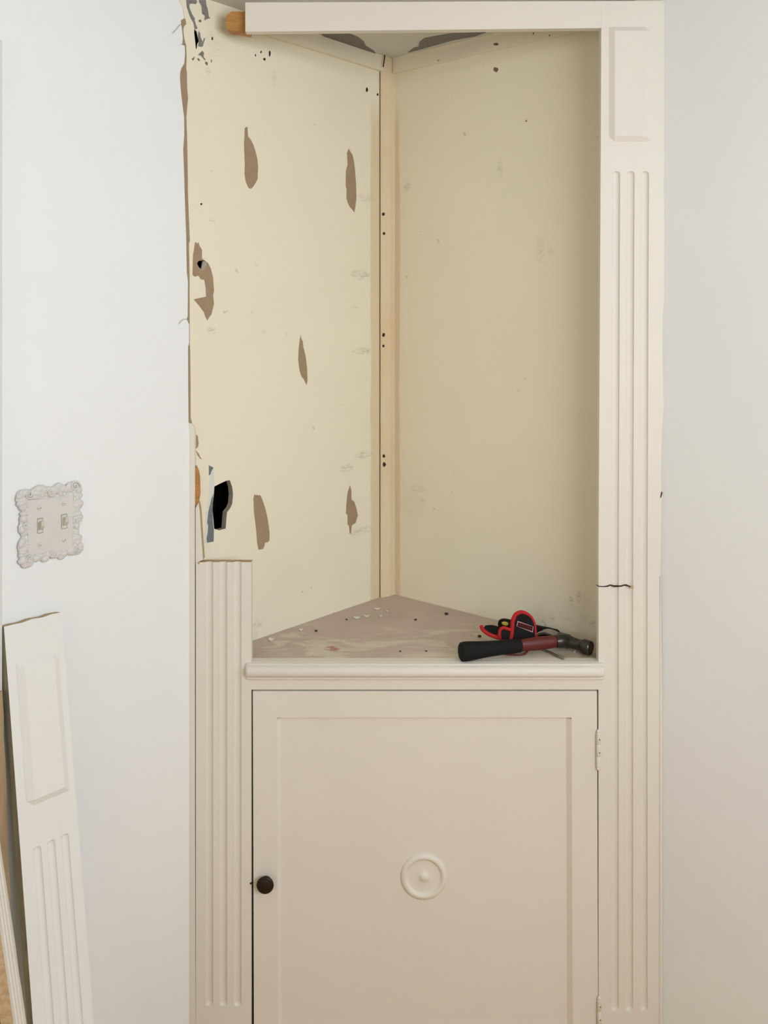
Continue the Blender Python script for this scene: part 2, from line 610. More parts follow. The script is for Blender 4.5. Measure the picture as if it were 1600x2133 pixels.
BIG = conv(370, 860, 6.275, [(480, 962), (560, 922), (640, 886), (685, 880), (700, 930), (716, 972), (726, 1070), (715, 1190), (690, 1245), (647, 1300),
                             (638, 1400), (630, 1512), (590, 1522), (545, 1535), (478, 1515), (468, 1400), (458, 1280), (458, 1180), (475, 1060)])
SMALLHOLE = conv(340, 400, 5.333, [(378, 792), (398, 765), (430, 760), (470, 762), (490, 790), (470, 850), (440, 880), (425, 855), (398, 835)])
CRACK = conv(370, 0, 10, [(345, 600), (400, 655), (420, 760), (445, 860), (412, 920), (402, 1000), (382, 1035), (370, 900), (355, 760), (345, 680)])
UNDER = [(x + (11 if i in (1, 2, 3, 4, 5) else -1), y + (1 if i == 6 else 0)) for i, (x, y) in enumerate(CRACK)]
tears = [
    conv(340, 0, 5.333, [(905, 1425), (920, 1410), (937, 1408), (945, 1518), (970, 1545), (1000, 1600), (1030, 1690), (1048, 1770), (1055, 1850), (1050, 1990),
                         (1025, 2035), (1000, 2075), (975, 2100), (945, 2085), (915, 2015), (903, 1930), (906, 1830), (897, 1600), (903, 1500)]),
    conv(690, 300, 4.267, [(155, 38), (190, 95), (203, 150), (212, 220), (222, 350), (226, 480), (215, 560), (207, 612), (190, 588), (165, 560), (145, 520),
                           (135, 480), (136, 400), (128, 370), (130, 240), (145, 185), (140, 80)]),
    conv(340, 400, 5.333, [(345, 620), (352, 560), (366, 556), (378, 575), (390, 552), (405, 600), (432, 640), (432, 738), (500, 790), (530, 850), (556, 950),
                           (566, 1100), (556, 1150), (566, 1245), (535, 1365), (515, 1385), (490, 1432), (465, 1380), (450, 1335), (400, 1265), (338, 1192),
                           (400, 1178), (475, 1162), (470, 1060), (455, 975), (420, 972), (390, 930), (350, 942), (325, 920), (330, 700)]),
    [(626, 697), (628, 706), (631, 711), (632, 722), (637, 742), (640, 768), (641, 793), (638.5, 803), (634, 792), (628, 784), (624, 772), (621, 750), (622, 728), (624, 710)],
    conv(340, 800, 4.74, [(900, 1088), (915, 1096), (932, 1094), (945, 1100), (958, 1094), (976, 1130), (1010, 1230), (1035, 1340), (1052, 1470), (1050, 1545),
                          (1035, 1562), (1008, 1566), (1000, 1600), (988, 1628), (962, 1634), (940, 1636), (926, 1560), (918, 1450), (910, 1380), (895, 1260), (890, 1130)]),
    conv(690, 800, 4.444, [(175, 932), (187, 980), (190, 1070), (215, 1090), (235, 1150), (248, 1215), (228, 1285), (192, 1310), (184, 1385), (172, 1388),
                           (163, 1310), (152, 1305), (150, 1212), (136, 1200), (140, 1110), (150, 1010)]),
]
def L(pix):
    return [LEFT.un(x, y) for x, y in pix]

ledge, redge = -LU - 0.1, 0.1
outer = [(ledge, 0), (redge, 0), (redge, TOPZ), (ledge, TOPZ)]
wl = slab("wall_left", LEFT, outer, -0.0150, -0.0018, M_gyps, holes=[L(BIG), L(SMALLHOLE), L(UNDER)])
tag(wl, "white room wall with peeled cream paint in the corner niche", kind="structure")
slab("paper_layer", LEFT, outer, -0.0018, -0.0010, M_paper, wl, holes=[L(BIG), L(SMALLHOLE), L(CRACK)], side=M_paper)

white_edge = [(359, 0), (380, 14), (384, 38), (377, 42), (377.5, 52), (379, 60), (381, 80), (379.5, 92), (385, 96), (385.5, 112), (384, 132), (378, 142), (375.5, 150), (375, 162),
              (376, 180), (378, 200), (381, 225), (383.5, 244), (384, 281), (381.6, 311), (383, 345), (384, 375), (384.6, 400), (386.5, 456), (388, 497),
              (388.4, 531), (389, 565), (391.6, 587), (391, 659), (389, 665), (394, 676), (394.2, 715), (391.6, 722), (392, 800), (392.7, 879), (394, 900)]
we = [LEFT.un(x, y) for x, y in white_edge]
we[0] = (we[0][0], TOPZ)
slab("paint_layer", LEFT, [(ledge, TOPZ), (ledge, 0)] + [(we[-1][0], 0)] + list(reversed(we)), -0.0010, 0.0, M_white, wl, side=M_white)
cream_edge = [(359.8, 0), (380.6, 14), (384.6, 37), (387, 41), (388, 50), (383.5, 55), (382, 62), (384, 80), (388, 95), (389, 120), (388, 140), (389.5, 150), (390, 180), (392, 205), (390, 225), (388.5, 245),
              (390, 290), (391, 340), (391.5, 370), (391.6, 400), (394, 462), (395.9, 502), (393.8, 507), (395, 569), (395.3, 662), (395.5, 715), (396.3, 728),
              (397.2, 800), (397.4, 870), (400, 880), (401, 900)]
ce = [LEFT.un(x, y) for x, y in cream_edge]
ce[0] = (ce[0][0], TOPZ)
xpost = zL(790.3)
cream_out = [(xpost, TOPZ)] + ce + [(ce[-1][0], 0.0), (xpost, 0.0)]
grey_holes = []
slab("paint_layer", LEFT, cream_out, -0.0010, 0.0, M_creamL, wl, holes=[L(t) for t in tears[:2]] + [L(tears[3]), L(tears[4]), L(tears[5]), L(tears[2]), L(BIG), L(CRACK)], side=M_pale)
# dark stud bay behind the holes
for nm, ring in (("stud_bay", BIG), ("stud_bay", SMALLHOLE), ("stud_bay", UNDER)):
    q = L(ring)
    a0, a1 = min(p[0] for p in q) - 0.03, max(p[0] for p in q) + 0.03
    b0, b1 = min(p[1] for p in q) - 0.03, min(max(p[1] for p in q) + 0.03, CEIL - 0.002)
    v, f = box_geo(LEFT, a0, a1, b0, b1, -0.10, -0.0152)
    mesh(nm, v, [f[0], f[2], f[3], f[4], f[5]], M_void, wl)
# bare grey plaster where old paint came away
Z6 = (370, 0, 10)
for pts in ([(180, 0), (400, 0), (402, 55), (380, 85), (270, 72), (245, 110), (250, 165), (300, 290), (362, 388), (355, 420), (378, 500), (418, 590), (375, 615), (352, 590), (330, 470),
             (285, 400), (240, 290), (195, 150)],
            [(445, 0), (590, 0), (602, 120), (625, 170), (640, 260), (652, 350), (685, 378), (600, 400), (570, 425), (556, 390), (572, 330), (512, 285), (500, 130), (450, 45)],
            [(440, 640), (470, 690), (480, 770), (530, 880), (550, 795), (578, 800), (548, 880), (530, 965), (480, 975), (425, 960), (446, 880), (425, 760)],
            [(425, 1140), (515, 1060), (552, 1100), (540, 1180), (582, 1228), (575, 1262), (530, 1212), (490, 1165)],
            [(295, 1222), (330, 1205), (358, 1168), (342, 1235), (318, 1264)],
            [(408, 1212), (440, 1215), (468, 1255), (455, 1275), (425, 1250)],
            [(585, 1280), (632, 1305), (618, 1370), (575, 1325)],
            [(440, 410), (495, 415), (490, 465), (445, 455)],
            [(700, 1235), (716, 1245), (712, 1305), (700, 1300)]):
    pp = conv(*Z6, pts)
    slab_px("bare_plaster_patch", LEFT, pp, 0.0, 0.0006, M_grey if len(pts) > 6 else M_mark, wl)
Z7 = (370, 860, 6.275)
for pts, m in (([(478, 1000), (470, 1060), (445, 1120), (405, 1290), (388, 1440), (402, 1478), (396, 1560), (380, 1640), (388, 1698), (472, 1682), (474, 1530), (462, 1400), (456, 1180)], M_blue),
               ([(410, 685), (470, 715), (455, 740), (440, 775), (425, 812), (411, 815)], M_blue),
               ([(415, 815), (455, 745), (478, 730), (478, 995), (468, 1058), (440, 1120), (402, 1290), (386, 1440), (398, 1478), (378, 1640), (384, 1700), (345, 1710), (375, 1300), (412, 1050)], M_pale),
               ([(228, 280), (265, 300), (275, 400), (270, 440), (235, 480), (226, 470)], M_paper),
               ([(240, 490), (275, 530), (300, 585), (322, 605), (300, 603), (262, 552)], M_paper)):
    slab_px("old_paint_patch" if m is not M_paper else "torn_paper_patch", LEFT, conv(*Z7, pts), 0.0, 0.0003 if m is M_pale else 0.0006, m, wl)
# loose curl of grey paper in the small hole
slab_px("torn_paper_patch", LEFT, conv(340, 400, 5.333, [(440, 770), (480, 765), (510, 800), (515, 840), (470, 850), (450, 880), (440, 960), (415, 972), (390, 930), (420, 890), (425, 850)]),
        -0.004, -0.0012, M_gyps, wl)


def nail_holes(frame, wall, lst, mat=None):
    for px, py, rx, ry in lst:
        n = 9
        pts = []
        for k in range(n):
            an = 2 * math.pi * k / n
            w = random.uniform(0.75, 1.15)
            pts.append((px + rx * w * math.cos(an), py + ry * w * math.sin(an)))
        slab_px("nail_hole", frame, pts, 0.0, 0.0005, mat or M_hole, wall)


nail_holes(LEFT, wl, [(532.5, 115, 1.3, 3), (544, 108.5, 1.6, 3), (551, 123, 2.6, 3.5), (562, 111, 2, 7.5), (764.5, 187, 2.5, 5), (419.5, 425, 2, 2.4),
                      (787, 197, 2, 3), (442.5, 80, 1.5, 4), (651, 1294.5, 3.6, 1.8)])
# loose fibres on the torn edge
for pts in ([(378, 50), (372, 55), (368, 61), (360, 69)], [(391, 664), (381, 666), (376, 671), (373, 675)], [(386, 92), (378, 92.5)]):
    q = [LEFT.pt(*LEFT.un(x, y, 0.006), 0.006) for x, y in pts]
    q[0] = LEFT.pt(*LEFT.un(*pts[0]), 0.0)
    mesh("torn_fibre", *tube_geo(q, 0.0006, 6), M_gyps, wl)

# right wall
wr = slab("wall_right", RIGHT, [(-0.1, 0), (LV + 0.1, 0), (LV + 0.1, TOPZ), (-0.1, TOPZ)], -T, -0.001, M_gyps)
tag(wr, "white room wall running right from the corner cupboard", kind="structure")
sR = RIGHT.un(1376, 600)[0]
sP = RIGHT.un(822, 600)[0]
slab("paint_layer", RIGHT, [(sP, 0), (sR, 0), (sR, TOPZ), (sP, TOPZ)], -0.001, 0, M_creamR, wr)
slab("paint_layer", RIGHT, [(sR, 0), (LV + 0.1, 0), (LV + 0.1, TOPZ), (sR, TOPZ)], -0.001, 0.0, M_white, wr)
nail_holes(RIGHT, wr, [(1033, 145, 6, 5.5), (1096, 252, 1.8, 1.5), (862, 137, 2, 2)], M_mark)
nail_holes(RIGHT, wr, [(817, 190, 1.6, 1.6), (1037, 72, 1.2, 4)], M_hole)

# walls behind the camera: main window, and an added one for the fill
def window_wall(name, fr, length, w0, w1, z0, z1, wname, wmat):
    o = slab(name, fr, [(-0.1, 0), (length + 0.1, 0), (length + 0.1, TOPZ), (-0.1, TOPZ)], -0.14, 0, wmat,
             holes=[[(w0, z0), (w1, z0), (w1, z1), (w0, z1)]])
    tag(o, kind="structure")
    t = 0.05
    parts = [box_geo(fr, w0 - 0.07, w0 + 0.02, z0 - 0.07, z1 + 0.07, -0.02, 0.018), box_geo(fr, w1 - 0.02, w1 + 0.07, z0 - 0.07, z1 + 0.07, -0.02, 0.018),
             box_geo(fr, w0 + 0.02, w1 - 0.02, z1 - 0.02, z1 + 0.07, -0.02, 0.018), box_geo(fr, w0 + 0.02, w1 - 0.02, z0 - 0.07, z0 + 0.02, -0.02, 0.018)]
    fo = mesh(wname, *join(parts), M_trim)
    tag(fo, kind="structure")
    mid = (z0 + z1) / 2
    mesh("sash_bar", *join([box_geo(fr, w0, w1, mid - 0.02, mid + 0.02, -0.07, -0.04)]), M_trim, fo)


# wall at v = LV facing the left wall: its inner normal is -V
frA = Frame(room_pt(0, LV), U, (0, 0, 1))
if frA.n.dot(V) > 0:
    frA = Frame(room_pt(LU, LV), -U, (0, 0, 1))
    wA0, wA1 = LU - WIN_A['u'] - WIN_A['w'] / 2, LU - WIN_A['u'] + WIN_A['w'] / 2
else:
    wA0, wA1 = WIN_A['u'] - WIN_A['w'] / 2, WIN_A['u'] + WIN_A['w'] / 2
window_wall("wall_front", frA, LU, wA0, wA1, WIN_A['z0'], WIN_A['z1'], "window_1", M_room)
frB = Frame(room_pt(LU, 0), V, (0, 0, 1))
if frB.n.dot(U) > 0:
    frB = Frame(room_pt(LU, LV), -V, (0, 0, 1))
    wB0, wB1 = LV - FILL_B['v'] - FILL_B['w'] / 2, LV - FILL_B['v'] + FILL_B['w'] / 2
else:
    wB0, wB1 = FILL_B['v'] - FILL_B['w'] / 2, FILL_B['v'] + FILL_B['w'] / 2
window_wall("wall_back", frB, LV, wB0, wB1, FILL_B['z0'], FILL_B['z1'], "added_window", M_tan)

# doorway casing at the left edge of the picture
c0 = LEFT.un(4.5, 600, 0.018)[0]
parts = [box_geo(LEFT, c0 - 0.09, c0, 0.0, 2.1, 0.0005, 0.018), box_geo(LEFT, c0 - 0.012, c0 - 0.004, 0.0, 2.1, 0.018, 0.021)]
tag(mesh("trim_1", *join(parts), M_casing), "painted door casing at the left edge", kind="structure")

# battens under the niche ceiling
bz = CEIL - 0.040
a0 = zL(528)
v, f = join([box_geo(LEFT, a0, xpost + 0.004, bz, CEIL, 0.0003, 0.010)])
tag(mesh("trim_2", v, f, M_creamL), "cream batten under niche ceiling, left", kind="structure")
v, f = join([box_geo(RIGHT, sP + 0.002, RIGHT.un(1300, 60)[0], bz, CEIL, 0.0003, 0.010)])
o = tag(mesh("trim_3", v, f, M_creamR), "cream batten under niche ceiling, right", kind="structure")
nail_holes(Frame(RIGHT.o + RIGHT.n * 0.010, RIGHT.x, RIGHT.y), o, [(1033, 92, 7, 3.5), (1111, 70, 1, 3), (1145, 74, 2, 1.5), (913, 126, 2, 1)], M_mark)
# corner post
pl = Vector(LEFT.pt(zL(791.4), 0, 0.0))
pr = Vector(RIGHT.pt(RIGHT.un(823, 700)[0], 0, 0.0))
nrm = Vector((pr - pl)).cross(Z3).normalized()
if nrm.y > 0:
    nrm = -nrm
pm = pl.lerp(pr, 0.62)
rows = []
for z in (SHELF - 0.3, CEIL):
    rows.append([pl + Z3 * z + Vector((0, 0.03, 0)), pl + Z3 * z + nrm * 0.003, pl.lerp(pr, 0.08) + nrm * 0.006 + Z3 * z, pm + nrm * 0.006 + Z3 * z, pm.lerp(pr, 0.15) + nrm * 0.002 + Z3 * z, pr + Z3 * z, pr + Z3 * z + Vector((0, 0.02, 0))])
post = tag(mesh("trim_4", *grid_geo(rows), M_post), "yellowed corner post at the back of the niche", kind="structure")
POST = Frame(pl + nrm * 0.006, (pr - pl), (0, 0, 1))
nail_holes(POST, post, [(799, 446, 3.2, 4), (800, 486, 2.6, 3.4), (799.5, 698, 3.2, 4), (799, 721, 2.6, 3.2), (800, 950, 2.6, 4), (800.7, 967.5, 3.6, 4.6), (801, 121, 0.8, 0.8)])

# ------------------------------------------------------------------ the corner cupboard
fx = lambda px: (px - CX) * D / F
fz = lambda py: CAMZ - (py - CY) * D / F
cab = empty("corner_cupboard", (0.1, D, 0), "built-in white corner cupboard with open niche above and panelled door below", "cupboard")


def relief(name, xs, ys, hfun, mats, parent, lfun=lambda y, x: x, depth=0.02, y_off=0.0, sidemat=1):
    """front surface sampled in face pixels; hfun returns how far it stands proud (m)"""
    rows = []
    for py in ys:
        r = []
        for px in xs:
            X = lfun(py, px)
            r.append(Vector((fx(X), D + y_off - hfun(px, py), fz(py))))
        rows.append(r)
    v, f = grid_geo(rows)
    mi = [0] * len(f)
    n, m = len(xs), len(ys)
    base = len(v)
    ring = [(0, j) for j in range(n)] + [(i, n - 1) for i in range(1, m)] + [(m - 1, j) for j in range(n - 2, -1, -1)] + [(i, 0) for i in range(m - 2, 0, -1)]
    for (i, j) in ring:
        p = v[i * n + j]
        v.append(Vector((p.x, D + y_off + depth, p.z)))
    k = len(ring)
    for q in range(k):
        a, b = ring[q], ring[(q + 1) % k]
        f.append((a[0] * n + a[1], b[0] * n + b[1], base + (q + 1) % k, base + q))
        mi.append(sidemat if (a[0] == 0 and b[0] == 0) else 0)
    f.append(tuple(range(base, base + k)))
    mi.append(0)
    return mesh(name, v, f, mats, parent, smooth=True, midx=mi, auto=28)


def flute_h(px, py, centers, half, y0, y1, dep):
    for c in centers:
        dx = abs(px - c)
        if dx < half:
            # rounded ends
            if py < y0 or py > y1:
                continue
            e = min(py - y0, y1 - py)
            lim = half
            if e < half:
                lim = math.sqrt(max(0.0, half * half - (half - e) ** 2))
            if dx >= lim or lim <= 0.01:
                continue
            return -dep * math.sqrt(max(0.0, 1 - (dx / lim) ** 2)) * (0.45 + 0.55 * lim / half)
    return 0.0


def flute_xs(x0, x1, centers, half):
    xs = {x0, x1}
    for c in centers:
        for k in range(-5, 6):
            xs.add(c + half * math.sin(k / 5 * math.pi / 2))
    return sorted(xs)


def flute_ys(y0, y1, a, b, half):
    ys = {y0, y1}
    for k in range(0, 7):
        ys.add(a + half * (1 - math.cos(k / 6 * math.pi / 2)))
        ys.add(b - half * (1 - math.cos(k / 6 * math.pi / 2)))
    yy = a + 40
    while yy < b - 30:
        ys.add(yy)
        yy += 120
    return sorted(y for y in ys if y0 <= y <= y1)


BOT = 2239
HALF = 8.0
# right pilaster
rc = [1281, 1311, 1341]
def rl(py, px):
    t = min(1.0, max(0.0, (py - 60) / 1100))
    return px + 4 * (1 - t) if px > 1250 else px + (6 * (1 - t))

xs = flute_xs(1247, 1374, rc, HALF)
ys = flute_ys(2, BOT - 2, 357, 2106, HALF)
relief("pilaster", xs, ys, lambda x, y: flute_h(x, y, rc, HALF, 357, 2106, 0.0055), [M_trim, M_edge], cab, rl, 0.020)

# raised block on the right pilaster
def bevel_panel(name, fr_pts, rise, bev, parent, mat):
    """fr_pts: function (a, b) in unit square -> Vector, plus normal offset"""
    rows = []
    for b in (0.0, bev[1], 1 - bev[1], 1.0):
        rows.append([fr_pts(a, b, 0.0 if (a in (0.0, 1.0) or b in (0.0, 1.0)) else rise) for a in (0.0, bev[0], 1 - bev[0], 1.0)])
    return mesh(name, *grid_geo(rows), mat, parent)

bevel_panel("raised_panel", lambda a, b, h: Vector((fx(1269 + a * 87), D - 0.0002 - h, fz(56 + b * 239))), 0.007, (0.12, 0.042), cab, M_trim)
# hairline break across the pilaster
ck = [(1243, 1219), (1248, 1221.5), (1258, 1222), (1266, 1221), (1271, 1219), (1280, 1221.5), (1294, 1221), (1300, 1219), (1306, 1219.5), (1313, 1222), (1320, 1223.5)]
up = [(x, y - (1.6 if 2 < i < 9 else 0.9)) for i, (x, y) in enumerate(ck)]
dn = [(x, y + (1.4 if 2 < i < 9 else 0.9)) for i, (x, y) in enumerate(ck)]
tag(slab_px("crack", FACE, up + list(reversed(dn)), -0.002, 0.0007, M_hole, cab), "dark hairline crack")
slab_px("crack_splinter", FACE, [(1314, 1220), (1321, 1222), (1318, 1226), (1313, 1225)], 0, 0.0012, M_edge, cab)

# ragged paint and caulk where the right pilaster meets the wall
edge = [(1372, 2), (1385, 2), (1387, 20), (1388, 42), (1390, 100), (1390.5, 135), (1388, 180), (1387, 230), (1385.5, 300), (1383, 380), (1383, 418), (1388, 420), (1390, 428), (1389.5, 470),
        (1388.5, 520), (1386, 570), (1384, 620), (1381, 655), (1380, 720), (1381, 770), (1381.5, 832), (1386, 835), (1382.5, 846), (1381, 870), (1378.5, 915), (1377, 1000), (1378, 1030), (1377, 1100),
        (1376, 1200), (1374, 1200), (1374, 1100), (1374, 700), (1374, 300)]
slab_px("paint_edge", FACE, edge, -0.012, -0.001, M_trim, cab)
slab_px("paint_gap", FACE, [(1378, 1024), (1380, 1026), (1377.5, 1036), (1375.5, 1037)], -0.002, 0.0, M_hole, cab)
q = [Vector((fx(1376.5), D + 0.002, fz(y))) for y in (1195, 1500, 1800, 2237)]
mesh("caulk_bead", *tube_geo(q, [0.0012, 0.0040, 0.0045, 0.0045], 10), M_trim, cab, smooth=True, auto=50)

# header board and the bare wood block behind its sawn end
slab_px("header_board", FACE, [(511, 5), (700, 4.5), (1000, 3), (1257, 2), (1257, 58.4), (511, 66)], -0.020, -0.0003, M_trim, cab, side=M_trim)
blk = conv(370, 0, 10, [(1000, 420), (1010, 340), (1050, 290), (1110, 245), (1150, 238), (1500, 238), (1500, 690), (1400, 680), (1340, 665), (1100, 635), (1060, 615), (1010, 570)])
BLK = Frame((0, D + 0.021, 0), (1, 0, 0), (0, 0, 1))
tag(slab_px("backing_block", BLK, blk, -0.030, 0.0, M_pine, cab), "bare orange wood block with a rounded end")

# left pilaster, broken off
lc = [436, 465, 495]
xs = flute_xs(408, 523.5, lc, HALF)
ys = flute_ys(1171, BOT - 2, 1100, 2096, HALF)
relief("pilaster", xs, ys, lambda x, y: flute_h(x, y, lc, HALF, 1100, 2096, 0.0055), [M_trim, M_edge], cab, depth=0.020)
# its leftover splinter and sawn top
slab_px("splinter", FACE, [(407.5, 1058), (413, 1047), (416, 1062), (419, 1110), (423, 1166), (416, 1169), (411, 1173), (407.5, 1173)], -0.020, -0.0005, M_trim, cab, side=M_edge)
sp = conv(370, 860, 6.275, [(240, 690), (258, 730), (272, 765), (286, 850), (290, 1060), (272, 1165), (240, 1225), (229, 1200), (227, 1000), (228, 750)])
tag(slab_px("wood_splinter", FACE, sp, -0.012, -0.004, M_pine, cab), "torn bare orange wood")
slab_px("ragged_edge", FACE, [(411, 1172), (415, 1170), (416, 1174), (413, 1176.5)], -0.002, 0.0008, M_edge, cab)
# strip between wall and left pilaster
stp = [(389.5, 879), (400, 883), (404, 889), (406, 900), (406, 1200), (406.3, 1700), (408, 2237), (394, 2237), (393, 1700), (391, 1200), (390, 950)]
v, f, mi = slab_geo(FACE, [FACE.un(x, y) for x, y in stp], [], -0.020, 0.001)
mesh("edge_strip", v, f, [M_trim, M_trim], cab, midx=mi)
sl = [(386.8, 879), (389.5, 879), (390.2, 950), (391, 1200), (393, 1700), (394, 2237), (392, 2237), (390.6, 1700), (388.6, 1200), (387.5, 1100), (388.6, 1060), (387, 1000), (385.8, 985), (387.6, 960), (386, 930), (387.3, 912)]
mesh("ragged_caulk", *slab_geo(FACE, [FACE.un(x, y) for x, y in sl], [], -0.010, -0.003)[:2], M_plate, cab)
slab_px("torn_curl", FACE, [(379, 938), (384, 939), (388, 942), (388, 945), (383, 943.5), (379, 941)], -0.002, 0.004, M_gyps, cab)

# shelf (floor of the niche)
cornerL = LEFT.pt(zL(791), SHELF, -0.0003)
def yL_at(Y):
    return XL + (Y - D) / KL
def yR_at(Y):
    return XR - (Y - D) / KR
ysf = D + 0.0235
shp = [(yL_at(ysf) + 0.001, ysf), (yR_at(ysf) - 0.001, ysf), (pr.x, pr.y), (pl.x, pl.y)]
SH = Frame((0, 0, SHELF), (1, 0, 0), (0, 1, 0))
tag(slab("niche_shelf", SH, shp, -0.020, 0.0, M_shelf, cab, side=M_trim), "worn mauve-grey shelf with pale smears")
# yellowed glue line where the shelf meets the wall
# face rail, its ledge and the stiles round the door
railz0, railz1 = fz(1436.5), SHELF + 0.0004
mesh("face_rail", *box_geo(FACE, fx(523.5), fx(1247), railz0, railz1, -0.0233, 0.0), M_trim, cab)
mesh("base_rail", *box_geo(FACE, fx(523.5), fx(1247), 0.0, fz(2206), -0.020, 0.0), M_trim, cab)
# sill moulding
prof = [(0.0, 1379.3), (0.0085, 1379.3), (0.0095, 1380.3), (0.0088, 1382.5), (0.0105, 1383.5)]
for k in range(11):
    an = math.pi / 2 - math.pi * k / 10
    prof.append((0.0105 + 0.0115 * math.cos(an), 1395 - 11.5 * math.sin(an)))
prof += [(0.0065, 1407.5), (0.0062, 1409.5), (0.0075, 1411.5), (0.006, 1414.5), (0.0, 1416.5)]
rows = []
x0, x1 = 511.5, 1259.5
for t, sc in [(0, 0.02), (0.8, 0.35), (2.5, 0.65), (5, 0.88), (8.5, 1.0)]:
    rows.append((x0 + t, sc))
for t, sc in [(8.5, 1.0), (5, 0.88), (2.5, 0.65), (0.8, 0.35), (0, 0.02)]:
    rows.append((x1 - t, sc))
rr = [[Vector((fx(x), D + 0.0004 - p * sc, fz(1395 + (y - 1395) * (0.72 + 0.28 * sc)))) for p, y in prof] for x, sc in rows]
mesh("sill_moulding", *grid_geo(rr), M_trim, cab, smooth=True, auto=40)

# cupboard door
dx0, dx1, dy0, dy1 = 526.5, 1244, 1440, 2204
px0, px1, py0, py1 = 577, 1191, 1495, 2152
def dl(py, px):
    t = (py - dy0) / (dy1 - dy0)
    return px + (t * 2.5)
def dh(px, py):
    bx = 0.0
    ins = min((px - px0) / 6.0, (px1 - px) / 10.0, (py - py0) / 3.5, (py1 - py) / 8.0)
    return -0.0085 * min(1.0, max(0.0, ins))
xs = [dx0, px0, px0 + 6, px0 + 200, px1 - 200, px1 - 10, px1, dx1]
ys = [dy0, py0, py0 + 3.5, py0 + 200, py1 - 200, py1 - 8, py1, dy1]
door = relief("door", xs, ys, dh, [M_trim, M_trim], cab, lambda y, x: dl(y, x) + 0, 0.018, 0.001)
# rosette
pz = D + 0.001 + 0.0085
rc_ = P(883, 1825, pz)
sR_ = D / F
ring = []
for i in range(49):
    an = 2 * math.pi * (i % 48) / 48
    ring.append([rc_ + Vector((math.cos(an), 0, math.sin(an))) * (R * sR_) + Vector((0, -h, 0)) for R, h in
                 [(48.5, 0.0), (48, 0.0028), (46, 0.0048), (42.5, 0.0066), (39, 0.0066), (37, 0.0048), (35.5, 0.0020), (33, 0.0014), (25, 0.0018), (17, 0.0024), (10, 0.0030), (8.5, 0.0045), (6, 0.0064), (3, 0.0074), (0.01, 0.0076)]])
v, f = grid_geo(ring)
mesh("rosette", v, f, M_trim, door, smooth=True)
# knob
kc = P(554.5, 1834, D + 0.001)
s_ = D / F
mesh("knob", *lathe_geo(kc, (-0.006, -1, 0.004), [(10 * s_, 0.0000), (10.5 * s_, 0.0014), (7 * s_, 0.0029), (6.5 * s_, 0.0079), (9 * s_, 0.0101), (15 * s_, 0.0122), (17.6 * s_, 0.0148), (18 * s_, 0.0169),
                                            (17 * s_, 0.0191), (14.5 * s_, 0.0205), (13.6 * s_, 0.0203), (12.5 * s_, 0.0209), (7 * s_, 0.0225), (0.5 * s_, 0.0230)], 32), M_bronze, door, smooth=True, auto=45)
lp = P(522.5, 1840, D)
mesh("latch_mark", *lathe_geo(lp, (0, -1, 0), [(2.4 * s_, -0.003), (2.2 * s_, 0.0006), (0.3 * s_, 0.001)], 10), M_hole, cab)
# hinges
for y0, y1 in ((1518, 1604), (2073, 2159)):
    X, Yh = fx(1245.6 + (y0 - 1440) * 0.0034), D - 0.0028
    parts = []
    hgt = (y1 - y0)
    seq = [(0, 0.0008), (2, 0.0032), (5, 0.0040), (8, 0.0030), (9, 0.0046), (30, 0.0046), (31, 0.0038), (32, 0.0046), (55, 0.0046), (56, 0.0038), (57, 0.0046), (77, 0.0046), (78, 0.0030), (81, 0.0040), (84, 0.0032), (86, 0.0008)]
    pts = [Vector((X, Yh, fz(y0 + a * hgt / 86))) for a, r in seq]
    hg = mesh("hinge", *tube_geo(pts, [r for a, r in seq], 12), M_trim, cab, smooth=True, auto=40)
    for a in (20, 47):
        mesh("chipped_paint", *ball_geo(Vector((X + 0.0016, Yh - 0.0040, fz(y0 + a * hgt / 86))), 0.0016, 0.0020, 0.0010, FACE, 8, 5), M_mark, hg)

# ------------------------------------------------------------------ wall switch
swo = LEFT.pt(*LEFT.un(105, 1092), 0.0)
sw = empty("light_switch", swo, "ornate white double light switch plate on the left wall", "light switch")
ZS = (20, 980, 8.889)
ol = [(135, 440), (170, 385), (260, 368), (400, 355), (478, 368), (490, 322), (530, 292), (575, 312), (640, 305), (720, 318), (825, 312), (868, 262), (925, 242), (1000, 282), (1080, 292), (1140, 252),
      (1180, 208), (1240, 192), (1305, 235), (1335, 310), (1325, 415), (1300, 460), (1310, 540), (1350, 580), (1312, 610), (1296, 680), (1300, 790), (1330, 860), (1312, 930), (1290, 1020), (1278, 1150),
      (1288, 1270), (1320, 1325), (1300, 1370), (1360, 1440), (1348, 1500), (1270, 1545), (1180, 1530), (1045, 1540), (1030, 1590), (980, 1618), (930, 1592), (870, 1622), (800, 1600), (715, 1612), (680, 1670),
      (650, 1698), (540, 1650), (470, 1685), (330, 1768), (270, 1785), (215, 1740), (208, 1690), (182, 1620), (192, 1570), (215, 1510), (200, 1450), (168, 1410), (190, 1360), (217, 1330), (217, 1165), (182, 1120),
      (177, 1090), (215, 1045), (192, 960), (215, 890), (230, 780), (222, 670), (182, 620), (172, 580), (208, 520), (142, 492)]
olp = conv(*ZS, ol)
sm_ = [(p.x, p.y) for p in crom([(x, y, 0) for x, y in olp], 3, True)]
base_z = 0.0045
slab_px("plate", LEFT, sm_, 0.0003, base_z, M_plate, sw)
cxm, cym = 105.0, 1091.5
blobs = []
rnd = random.Random(3)
